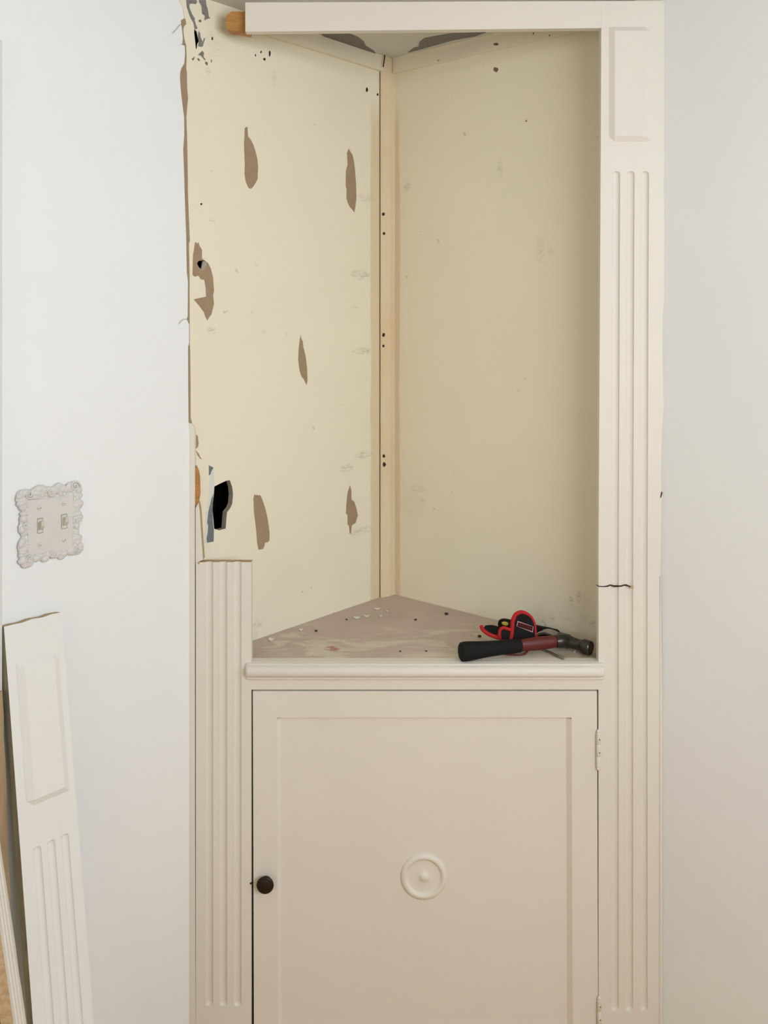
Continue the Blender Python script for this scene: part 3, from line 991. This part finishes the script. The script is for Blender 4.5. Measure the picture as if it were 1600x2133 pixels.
for i in range(len(olp)):
    x, y = olp[i]
    for pull, k in ((0.085, 1.0), (0.20, 0.72)):
        qx, qy = x + (cxm - x) * pull, y + (cym - y) * pull
        a, b = LEFT.un(qx, qy, base_z)
        r = rnd.uniform(0.0050, 0.0078) * k
        blobs.append(ball_geo(LEFT.pt(a, b, base_z - 0.0006), r * rnd.uniform(0.9, 1.7), r * rnd.uniform(0.8, 1.5), rnd.uniform(0.0024, 0.0048) * k, LEFT, 12, 6))
# scrolls: curled ridges at corners and middles
for (x, y, r0, sgn) in ((60, 1030, 9, 1), (155, 1012, 10, -1), (60, 1165, 8, -1), (160, 1145, 8, 1), (105, 1026, 7, 1), (108, 1155, 7, -1), (52, 1095, 6, 1), (162, 1085, 6, -1)):
    pts, rad = [], []
    for k in range(20):
        an = k / 19 * 1.5 * 2 * math.pi * sgn
        rr_ = r0 * (1 - 0.75 * k / 19)
        a, b = LEFT.un(x + rr_ * math.cos(an), y + rr_ * 1.1 * math.sin(an), base_z)
        pts.append(LEFT.pt(a, b, base_z + 0.0025 + 0.001 * k / 19))
        rad.append(0.0019)
    blobs.append(tube_geo(pts, rad, 8))
mesh("moulded_border", *join(blobs), M_plate, sw, smooth=True)
face_px = conv(*ZS, [(330, 560), (1170, 470), (1165, 1450), (345, 1545)])
slab_px("switch_face", LEFT, face_px, base_z - 0.0003, base_z + 0.0022, M_plate, sw)
fz_ = base_z + 0.0022
for (x0s, y0s, x1s, y1s) in ((512, 890, 622, 1172), (955, 815, 1068, 1088)):
    sl = -0.17
    def qd(ax, ay, bx, by):
        w_ = bx - ax
        return conv(*ZS, [(ax, ay), (bx, ay + sl * w_), (bx, by + sl * w_ * 0.8), (ax, by)])
    slab_px("switch_slot", LEFT, qd(x0s, y0s, x1s, y1s), fz_ - 0.0005, fz_ + 0.0003, M_gyps, sw)
    slab_px("switch_yoke", LEFT, qd(x0s + 14, y0s + 18, x1s - 12, y1s - 16), fz_, fz_ + 0.0008, M_plate, sw)
    a0_, b0_ = LEFT.un(*conv(*ZS, [((x0s + x1s) / 2 - 2, y0s + 50)])[0], fz_)
    # toggle lever tipped upwards
    w_, h_ = 0.0042, 0.0062
    rows = []
    for hgt, cy_, kk in ((0.0, -0.006, 1.0), (0.005, -0.0035, 0.95), (0.0095, 0.0005, 0.85), (0.0105, 0.001, 0.7)):
        rows.append([LEFT.pt(a0_ + sx * w_ * kk, b0_ - 0.004 + cy_ + sy * h_ * kk, fz_ + 0.0006 + hgt) for sx, sy in ((-1, -1), (1, -1), (1, 1), (-1, 1), (-1, -1))])
    v, f = grid_geo(rows)
    f.append((15, 16, 17, 18))
    mesh("toggle", v, f, M_toggle, sw)
for sx, sy in ((550, 698), (1000, 618), (560, 1378), (1008, 1288)):
    a0_, b0_ = LEFT.un(*conv(*ZS, [(sx, sy)])[0], fz_)
    c_ = LEFT.pt(a0_, b0_, fz_ - 0.0002)
    s1 = mesh("screw", *lathe_geo(c_, LEFT.n, [(0.0042, 0.0), (0.0040, 0.0009), (0.0028, 0.0016), (0.0004, 0.0019)], 16), M_plate, sw, smooth=True)
    an = random.uniform(-0.3, 0.5)
    fr_ = Frame(c_ + LEFT.n * 0.0015, LEFT.x * math.cos(an) + LEFT.y * math.sin(an), LEFT.y * math.cos(an) - LEFT.x * math.sin(an))
    mesh("screw_slot", *box_geo(fr_, -0.0032, 0.0032, -0.0005, 0.0005, 0, 0.0006), M_gyps, s1)

# ------------------------------------------------------------------ boards pulled off the cupboard, leaning on the left wall
# board with raised panel and flutes; the top edge touches the wall
TH = 0.020
aL = LEFT.un(7.5, 1307, TH)
aR = LEFT.un(127, 1273, TH)
topz = (aL[1] + aR[1]) / 2
lean = math.radians(8.8)
bw = aR[0] - aL[0]
ydir = Vector(Z3 * math.cos(lean) - LEFT.n * math.sin(lean))      # up along the board
xdir = LEFT.x
o_top = LEFT.pt(aL[0], topz, TH + 0.0012)
blen = (topz - 0.004) / math.cos(lean)
BRD = Frame(o_top - ydir * blen, xdir, ydir)
bd = empty("pilaster_board", BRD.pt(bw / 2, 0, -TH / 2), "white pilaster board with raised panel, leaning on wall under the light switch", "board")

def board(fr, w, ln, flutes, half, f0, parent, mats, thick=TH, topjag=0.0, ragged=0.0):
    xs = {0.0, w}
    for c in flutes:
        for k in range(-5, 6):
            xs.add(c + half * math.sin(k / 5 * math.pi / 2))
    xs = sorted(xs)
    ys = {0.0, ln}
    for k in range(7):
        ys.add(f0 - half * (1 - math.cos(k / 6 * math.pi / 2)))
    nseg = 40
    for k in range(nseg):
        ys.add((f0 - half) * k / nseg)
    ys = sorted(ys)
    rg = random.Random(11)
    rows = []
    for y in ys:
        r = []
        rx = rg.uniform(-ragged, ragged) if ragged else 0
        for x in xs:
            h = 0.0
            for c in flutes:
                dxx = abs(x - c)
                if dxx < half and y < f0:
                    e = f0 - y
                    lim = half if e > half else math.sqrt(max(0, half * half - (half - e) ** 2))
                    if dxx < lim:
                        h = -0.0055 * math.sqrt(max(0, 1 - (dxx / lim) ** 2)) * (0.45 + 0.55 * lim / half)
            yy = y
            if y == ln and topjag:
                yy += 0.003 * math.sin(x * 150) * topjag
            xx = x + (rx if x == w else 0)
            r.append(fr.pt(xx, yy, h))
        rows.append(r)
    v, f = grid_geo(rows)
    mi = [0] * len(f)
    n, m = len(xs), len(ys)
    ring = [(0, j) for j in range(n)] + [(i, n - 1) for i in range(1, m)] + [(m - 1, j) for j in range(n - 2, -1, -1)] + [(i, 0) for i in range(m - 2, 0, -1)]
    base = len(v)
    for (i, j) in ring:
        v.append(v[i * n + j] - fr.n * thick)
    k = len(ring)
    for q_ in range(k):
        a, b = ring[q_], ring[(q_ + 1) % k]
        f.append((a[0] * n + a[1], b[0] * n + b[1], base + (q_ + 1) % k, base + q_))
        mi.append(1 if (a[0] == m - 1 and b[0] == m - 1) else 2)
    f.append(tuple(range(base, base + k)))
    mi.append(2)
    return mesh("board_body", v, f, mats, parent, smooth=True, midx=mi, auto=28)

hf = 0.0078
fl = [bw * 0.27, bw * 0.51, bw * 0.75]
board(BRD, bw, blen, fl, hf, blen - 0.385, bd, [M_board, M_edge, M_dirtyedge], topjag=0.3)
pa0, pa1 = 0.017, bw - 0.012
pb0, pb1 = blen - 0.315, blen - 0.068
bevel_panel("raised_panel", lambda a, b, h: BRD.pt(pa0 + a * (pa1 - pa0), pb1 + b * (pb0 - pb1), 0.0003 + h), 0.007, (0.15, 0.045), bd, M_board)

# second fluted board, standing in front of it at the picture's left edge, leaning left
e_hi, e_lo = P(-2, 1736, 1.545), P(55.5, 2133, 1.545)
yd = (e_hi - e_lo).normalized()
wv = P(28, 2133, 1.44) - P(55.5, 2133, 1.545)
wv = (wv - yd * wv.dot(yd)).normalized()
t_ = (e_lo.z - 0.006) / yd.z
b0_ = e_lo - yd * t_
bw2 = 0.108
# x axis runs from the front edge back to the rear edge so that the normal faces right
BR2 = Frame(b0_ + wv * bw2, -wv, yd)
b2 = empty("pilaster_board", BR2.pt(bw2 / 2, 0, -0.01), "torn fluted white board leaning at the left edge of the picture", "board")
board(BR2, bw2, 1.22, [bw2 * 0.26, bw2 * 0.5, bw2 * 0.74], hf, 1.4, b2, [M_trim, M_edge, M_edge], thick=0.018, ragged=0.0022)

# brown strip added to darken the shaded gap left of the boards
ln3 = math.radians(4.6)
yd3 = Vector(Z3 * math.cos(ln3) - LEFT.n * math.sin(ln3))
p3 = LEFT.un(5.0, 1440, 0.034)
l3 = (p3[1] - 0.003) / math.cos(ln3)
BR3 = Frame(LEFT.pt(p3[0], p3[1], 0.034) - yd3 * l3, LEFT.x, yd3)
jag3 = [(0.0, 0.0)]
r3 = random.Random(5)
for k in range(1, 24):
    jag3.append((r3.uniform(-0.0012, 0.0012), l3 * k / 24))
jag3 += [(0.0, l3), (-0.03, l3 + 0.004), (-0.075, l3 - 0.002), (-0.075, 0.0)]
o3 = slab("added_strip", BR3, jag3, -0.012, 0.0, M_strip, org=BR3.pt(-0.037, 0, -0.006))
tag(o3, "added brown strip darkening the shaded gap behind the torn fluted board", "wood strip")

# ------------------------------------------------------------------ tools on the niche shelf
# hammer
hA = Vector(((980 - CX) * 1.977 / F, 1.977, SHELF + 0.0212))
hB = P(1163, 1335.5, 2.037)
hm = empty("hammer", (hA + hB) / 2 * 1.0 - Vector((0, 0, (hA.z + hB.z) / 2 - SHELF)), "hammer with black rubber grip and dark red handle lying on the niche shelf", "hammer")
def hp(t):
    return hA.lerp(hB, t)
ts = [(-0.115, 0.010), (-0.112, 0.0165), (-0.10, 0.0198), (-0.06, 0.0208), (0.0, 0.0202), (0.08, 0.0186), (0.2, 0.0165), (0.35, 0.0155), (0.5, 0.0152), (0.555, 0.0150), (0.565, 0.0135)]
mesh("grip", *tube_geo([hp(t) for t, r in ts], [r for t, r in ts], 20, True, 0.86), M_rubber, hm, smooth=True, auto=60)
ts = [(0.54, 0.0126), (0.6, 0.0128), (0.68, 0.0140), (0.76, 0.0146), (0.88, 0.0138), (0.97, 0.0128), (1.0, 0.0122)]
mesh("handle", *tube_geo([hp(t) for t, r in ts], [r for t, r in ts], 18, True, 0.8), M_red_h, hm, smooth=True, auto=60)
fc = Vector(((1226 - CX) * 2.012 / F, 2.012, SHELF + 0.0160))
hc = P(1176, 1334, 2.050)
ax = (fc - hc).normalized()
def hq(d):
    return hc + ax * d
ln_ = (fc - hc).length
sq = [(-0.018, 0.0115), (-0.012, 0.0150), (0.010, 0.0152), (0.016, 0.0128), (ln_ - 0.022, 0.0115), (ln_ - 0.016, 0.0130), (ln_ - 0.012, 0.0155), (ln_ + 0.004, 0.0155), (ln_ + 0.006, 0.0140)]
hd = mesh("head", *tube_geo([hq(d) for d, r in sq], [r for d, r in sq], 18), M_steel, hm, smooth=True, auto=35)
# eye of the head where the handle enters
mesh("cheek", *tube_geo([hp(0.965), hp(1.0), hp(1.07), hp(1.10)], [0.0135, 0.0150, 0.0150, 0.0125], 14), M_steel, hd, smooth=True, auto=35)
side = ax.cross(Z3).normalized()
for sgn in (-1, 1):
    pts = [hq(-0.012) + side * 0.004 * sgn + Z3 * 0.004, hq(-0.030) + side * 0.006 * sgn + Z3 * 0.0085, hq(-0.045) + side * 0.008 * sgn + Z3 * 0.008, hq(-0.058) + side * 0.010 * sgn + Z3 * 0.003, hq(-0.066) + side * 0.011 * sgn - Z3 * 0.004]
    pts = crom(pts, 4)
    rad = [0.0062 * (1 - 0.65 * i / (len(pts) - 1)) for i in range(len(pts))]
    mesh("claw", *tube_geo(pts, rad, 10), M_steel_l, hd, smooth=True, auto=50)

# tool pouch: arched flap, lower flap, small loop, red binding
YP = 2.058
pch = empty("tool_pouch", Vector((P(1088, 1340, YP).x, YP, SHELF)), "black nylon tool pouch with red edging standing behind the hammer", "tool pouch")
PF = Frame((0, YP, 0), (1, 0, 0), (0, 0, 1))
arch = [(1062, 1352), (1063, 1338), (1066, 1320), (1067.5, 1305), (1069, 1292), (1074, 1281), (1082, 1276), (1090, 1275.5), (1100, 1280), (1108, 1288), (1113.5, 1300), (1115, 1315), (1116, 1335), (1117, 1352)]
ap = [Vector((x, y, 0)) for x, y in arch]
aps = crom(ap, 5)
fl_ = slab_px("front_flap", PF, [(p.x, p.y) for p in aps], -0.003, 0.003, M_nylon, pch)
bp = [PF.pt(*PF.un(p.x, p.y), 0.0) for p in aps]
rad = [0.0050 - 0.0016 * min(1, max(0, (i / len(bp) - 0.35) / 0.3)) for i in range(len(bp))]
mesh("binding", *tube_geo(bp, rad, 10, True, 1.0, Vector((0, -1, 0))), M_red_b, fl_, smooth=True, auto=60)
lab = [(1078.5, 1293.5), (1111.5, 1305.5), (1110, 1317.5), (1076.5, 1304.5)]
lb = slab_px("brand_label", PF, lab, 0.003, 0.0042, M_pink, fl_)
ctr = (sum(p[0] for p in lab) / 4, sum(p[1] for p in lab) / 4)
inn = [(ctr[0] + (x - ctr[0]) * 0.93, ctr[1] + (y - ctr[1]) * 0.80) for x, y in lab]
slab_px("label_field", PF, inn, 0.0042, 0.0046, M_label, fl_)
# lettering
tc = bpy.data.curves.new("lettering", 'FONT')
tc.body = "CRAFTSMAN"
tc.align_x = 'CENTER'
tc.align_y = 'CENTER'
tc.size = 0.0098
tc.extrude = 0.0002
to = bpy.data.objects.new("lettering_src", tc)
COL.objects.link(to)
bpy.context.view_layer.update()
dg = bpy.context.evaluated_depsgraph_get()
me = bpy.data.meshes.new_from_object(to.evaluated_get(dg))
COL.objects.unlink(to)
bpy.data.objects.remove(to)
cl = PF.un(*ctr, 0.0048)
e0, e1 = PF.un(*lab[3], 0.0048), PF.un(*lab[2], 0.0048)
an = math.atan2(e1[1] - e0[1], e1[0] - e0[0])
lx = PF.x * math.cos(an) + PF.y * math.sin(an)
lyv = PF.y * math.cos(an) - PF.x * math.sin(an)
xsz = max(v.co.x for v in me.vertices) - min(v.co.x for v in me.vertices)
kx = 0.0320 / xsz
vv = [PF.pt(cl[0], cl[1], 0.0048) + lx * v.co.x * kx + lyv * v.co.y * 0.95 + PF.n * v.co.z for v in me.vertices]
mesh("lettering", vv, [tuple(p.vertices) for p in me.polygons], M_maroon, fl_)
# lower flap curling to the left
fe = crom([P(1003, 1304, 2.085), P(1006, 1312, 2.078), P(1018, 1321, 2.070), P(1035, 1327.5, 2.062), P(1050, 1331, 2.060), P(1062, 1334, 2.058)], 5)
be = crom([P(1011, 1303, 2.10), P(1017, 1302, 2.105), P(1026, 1302, 2.11), P(1038, 1305, 2.11), P(1050, 1309, 2.105), P(1062, 1318, 2.095)], 5)
rows = [[a.lerp(b, t) - Vector((0, 0, 0.004 * math.sin(math.pi * t))) for t in (0, .25, .5, .75, 1)] for a, b in zip(fe, be)]
rows2 = [[p - Vector((0, 0, 0.004)) for p in r] for r in rows]
v1, f1 = grid_geo(rows)
v2, f2 = grid_geo(rows2)
lf = mesh("lower_flap", *join([(v1, f1), (v2, f2)]), M_nylon, pch, smooth=True)
mesh("binding", *tube_geo(fe, 0.0043, 10), M_red_b, lf, smooth=True, auto=60)
lpv = crom([P(1041.5, 1330, 2.056), P(1040.5, 1319, 2.056), P(1043, 1311, 2.056), P(1049, 1307.5, 2.056), P(1056, 1309.5, 2.056), P(1064, 1312, 2.056)], 5)
lo_ = slab_px("loop", Frame((0, 2.057, 0), (1, 0, 0), (0, 0, 1)), [(1042, 1331), (1041, 1318), (1045, 1310), (1051, 1308), (1064, 1312), (1064, 1333)], -0.002, 0.002, M_nylon, pch)
mesh("binding", *tube_geo(lpv, 0.0036, 10), M_red_b, lo_, smooth=True, auto=60)
# hem lying on the shelf that carries the pouch
v, f = box_geo(Frame((0, 0, SHELF), (1, 0, 0), (0, 1, 0)), P(1040, 1300, YP).x, P(1116, 1300, YP).x, YP - 0.003, YP + 0.03, 0.0005, 0.006)
mesh("pouch_base", v, f, M_nylon, pch)
cord = crom([P(1048, 1361, 2.012), P(1062, 1365, 2.008), P(1080, 1366, 2.006), P(1092, 1363, 2.01), P(1098, 1357, 2.02), P(1096, 1352, 2.045)], 5)
cord = [Vector((p.x, p.y, max(p.z, SHELF + 0.0026))) for p in cord]
mesh("cord", *tube_geo(cord, 0.0022, 8), M_red_h, pch, smooth=True)

# black-handled tool lying along the right wall
tA, tB = Vector(((1052 - CX) * 2.172 / F, 2.172, SHELF + 0.0142)), Vector(((1186 - CX) * 2.085 / F, 2.085, SHELF + 0.0135))
bt = empty("pry_tool", Vector(((tA.x + tB.x) / 2, (tA.y + tB.y) / 2, SHELF)), "black-handled tool with a yellow end mark lying behind the pouch", "tool")
td = (tB - tA).normalized()
sq = [(-0.016, 0.005), (-0.014, 0.009), (-0.008, 0.0125), (0.0, 0.0138), (0.02, 0.0134), (0.06, 0.0130), (0.11, 0.0130), (0.13, 0.0120), (0.134, 0.009)]
hh = mesh("handle", *tube_geo([tA + td * d for d, r in sq], [r for d, r in sq], 18), M_rubber, bt, smooth=True, auto=60)
# yellow oval let into the side of the handle near its end
yfr = Frame(tA + td * 0.006, td, Vector((0, 0, 1)))
nn = Vector((-0.35, -0.80, 0.48)).normalized()
yv, yf = ball_geo(tA + td * 0.004 + nn * 0.0118, 0.0105, 0.0050, 0.0030, Frame((0, 0, 0), td, nn.cross(td)), 16, 8)
mesh("yellow_mark", yv, yf, M_yellow, hh, smooth=True)
mesh("blade", *tube_geo([tA + td * 0.130, tA + td * 0.150], [0.006, 0.005], 10), M_steel, bt)

# screwdriver poking out from under the hammer
sA = Vector(((1174 - CX) * 1.983 / F, 1.983, SHELF + 0.0032))
sB = Vector((0.3405, 2.055, SHELF + 0.0032))
sd = (sB - sA).normalized()
sL = (sB - sA).length
scd = empty("screwdriver", Vector(((sA.x + sB.x) / 2, (sA.y + sB.y) / 2, SHELF)), "screwdriver whose thin steel blade pokes out from under the hammer", "screwdriver")
mesh("blade", *tube_geo([sA + sd * d for d in (0.0, 0.002, 0.012, 0.02, 0.03, sL + 0.02)], [0.0034, 0.0040, 0.0040, 0.0030, 0.0024, 0.0024], 12, True, 1.0), M_steel_l, scd, smooth=True, auto=40)
hbeg = sL + 0.014
sq = [(0.0, 0.004), (0.002, 0.007), (0.012, 0.0072), (0.045, 0.0074), (0.05, 0.005)]
mesh("handle", *tube_geo([sA + sd * (hbeg + d) + Z3 * 0.0018 for d, r in sq], [r * 0.9 for d, r in sq], 14), M_rubber, scd, smooth=True, auto=50)

# ------------------------------------------------------------------ crumbs and flakes on the shelf
def on_shelf(px, py):
    a, b = TABLE.un(px, py)
    return Vector((a, b, SHELF))

chips = [(566, 1332.5, 7.5, 3.4, 0.5, "white paint flake nearest the left end of the niche shelf"),
         (627, 1312.5, 6, 2.6, 0.0, "pale paint flake beside the cream wall, second from the left"),
         (744, 1287.5, 7.5, 2.8, 0.15, "left one of two paint flakes lying close together mid shelf"),
         (764, 1284, 7.5, 3.0, -0.25, "right one of two paint flakes lying close together mid shelf"),
         (786, 1269, 7, 2.4, 0.1, "white paint flake nearest the corner post"),
         (807, 1274, 3, 2, 0.6, "tiny pale flake just right of the flake near the corner post"),
         (793, 1284, 4, 1.6, 0.0, "thin tan flake right of the pair of paint flakes"),
         (1197, 1358.5, 2.4, 1.5, 0.0, "tiny white flake beside the hammer head")]
for px, py, rx, ry, rot, lab_ in chips:
    c = on_shelf(px, py)
    k = c.y / F
    pts = []
    n = 8
    for i in range(n):
        an = 2 * math.pi * i / n
        w_ = random.uniform(0.6, 1.15)
        a = rx * k * w_ * math.cos(an)
        b = ry * k * w_ * math.sin(an) * 2.6
        pts.append((a * math.cos(rot) - b * math.sin(rot), a * math.sin(rot) + b * math.cos(rot)))
    verts, faces = [], []
    for h in (0.0004, 0.0014):
        for i, (a, b) in enumerate(pts):
            verts.append(c + Vector((a, b, h + 0.0022 * (a / (rx * k)) ** 2)))
    verts += [c + Vector((0, 0, 0.0004)), c + Vector((0, 0, 0.0016))]
    for i in range(n):
        j = (i + 1) % n
        faces += [(i, j, n + j, n + i), (2 * n, j, i), (2 * n + 1, n + i, n + j)]
    tag(mesh("paint_chip", verts, faces, M_chip, org=c), lab_, "paint chip", "paint flakes on the niche shelf")
crumbs = [(658.5, 1315, 3.0, "dark crumb in front of the left niche wall"), (722, 1291, 2.2, "tiny dark crumb left of the paint flakes"), (866, 1292, 3.0, "dark crumb right of centre at mid shelf"),
          (834, 1357.5, 2.2, "dark speck near the front edge, left of the hammer"), (888, 1357, 2.2, "dark speck between the front middle and the hammer grip"), (999, 1326.5, 4.0, "brown crumb left of the red-edged pouch flap"),
          (930, 1280, 4.0, "dark crumb against the right niche wall")]
for px, py, r, lab_ in crumbs:
    c = on_shelf(px, py)
    k = c.y / F
    v, f = ball_geo(c + Z3 * (r * k * 0.45), r * k, r * k * 1.2, r * k * 0.5, TABLE, 9, 5)
    v = [p + Vector((random.uniform(-1, 1), random.uniform(-1, 1), 0)) * r * k * 0.2 for p in v]
    tag(mesh("debris_crumb", v, f, M_crumb, org=c), lab_, "crumb", "dark crumbs on the niche shelf")
# dark gap at the foot of the corner post
c = on_shelf(794, 1246.5)

# wire hanging in the top of the corner
wp = [P(802, 104, 2.425), P(802, 112, 2.424), P(801, 122, 2.422), P(799.5, 132, 2.42), P(798.5, 139, 2.418)]
wp[0] = Vector((wp[0].x, wp[0].y, CEIL - 0.0003))
o = mesh("wire", *tube_geo(crom(wp, 4), 0.0016, 8), M_hole, org=wp[0])
tag(o, "short dark wire hanging from the niche ceiling at the corner", "wire")
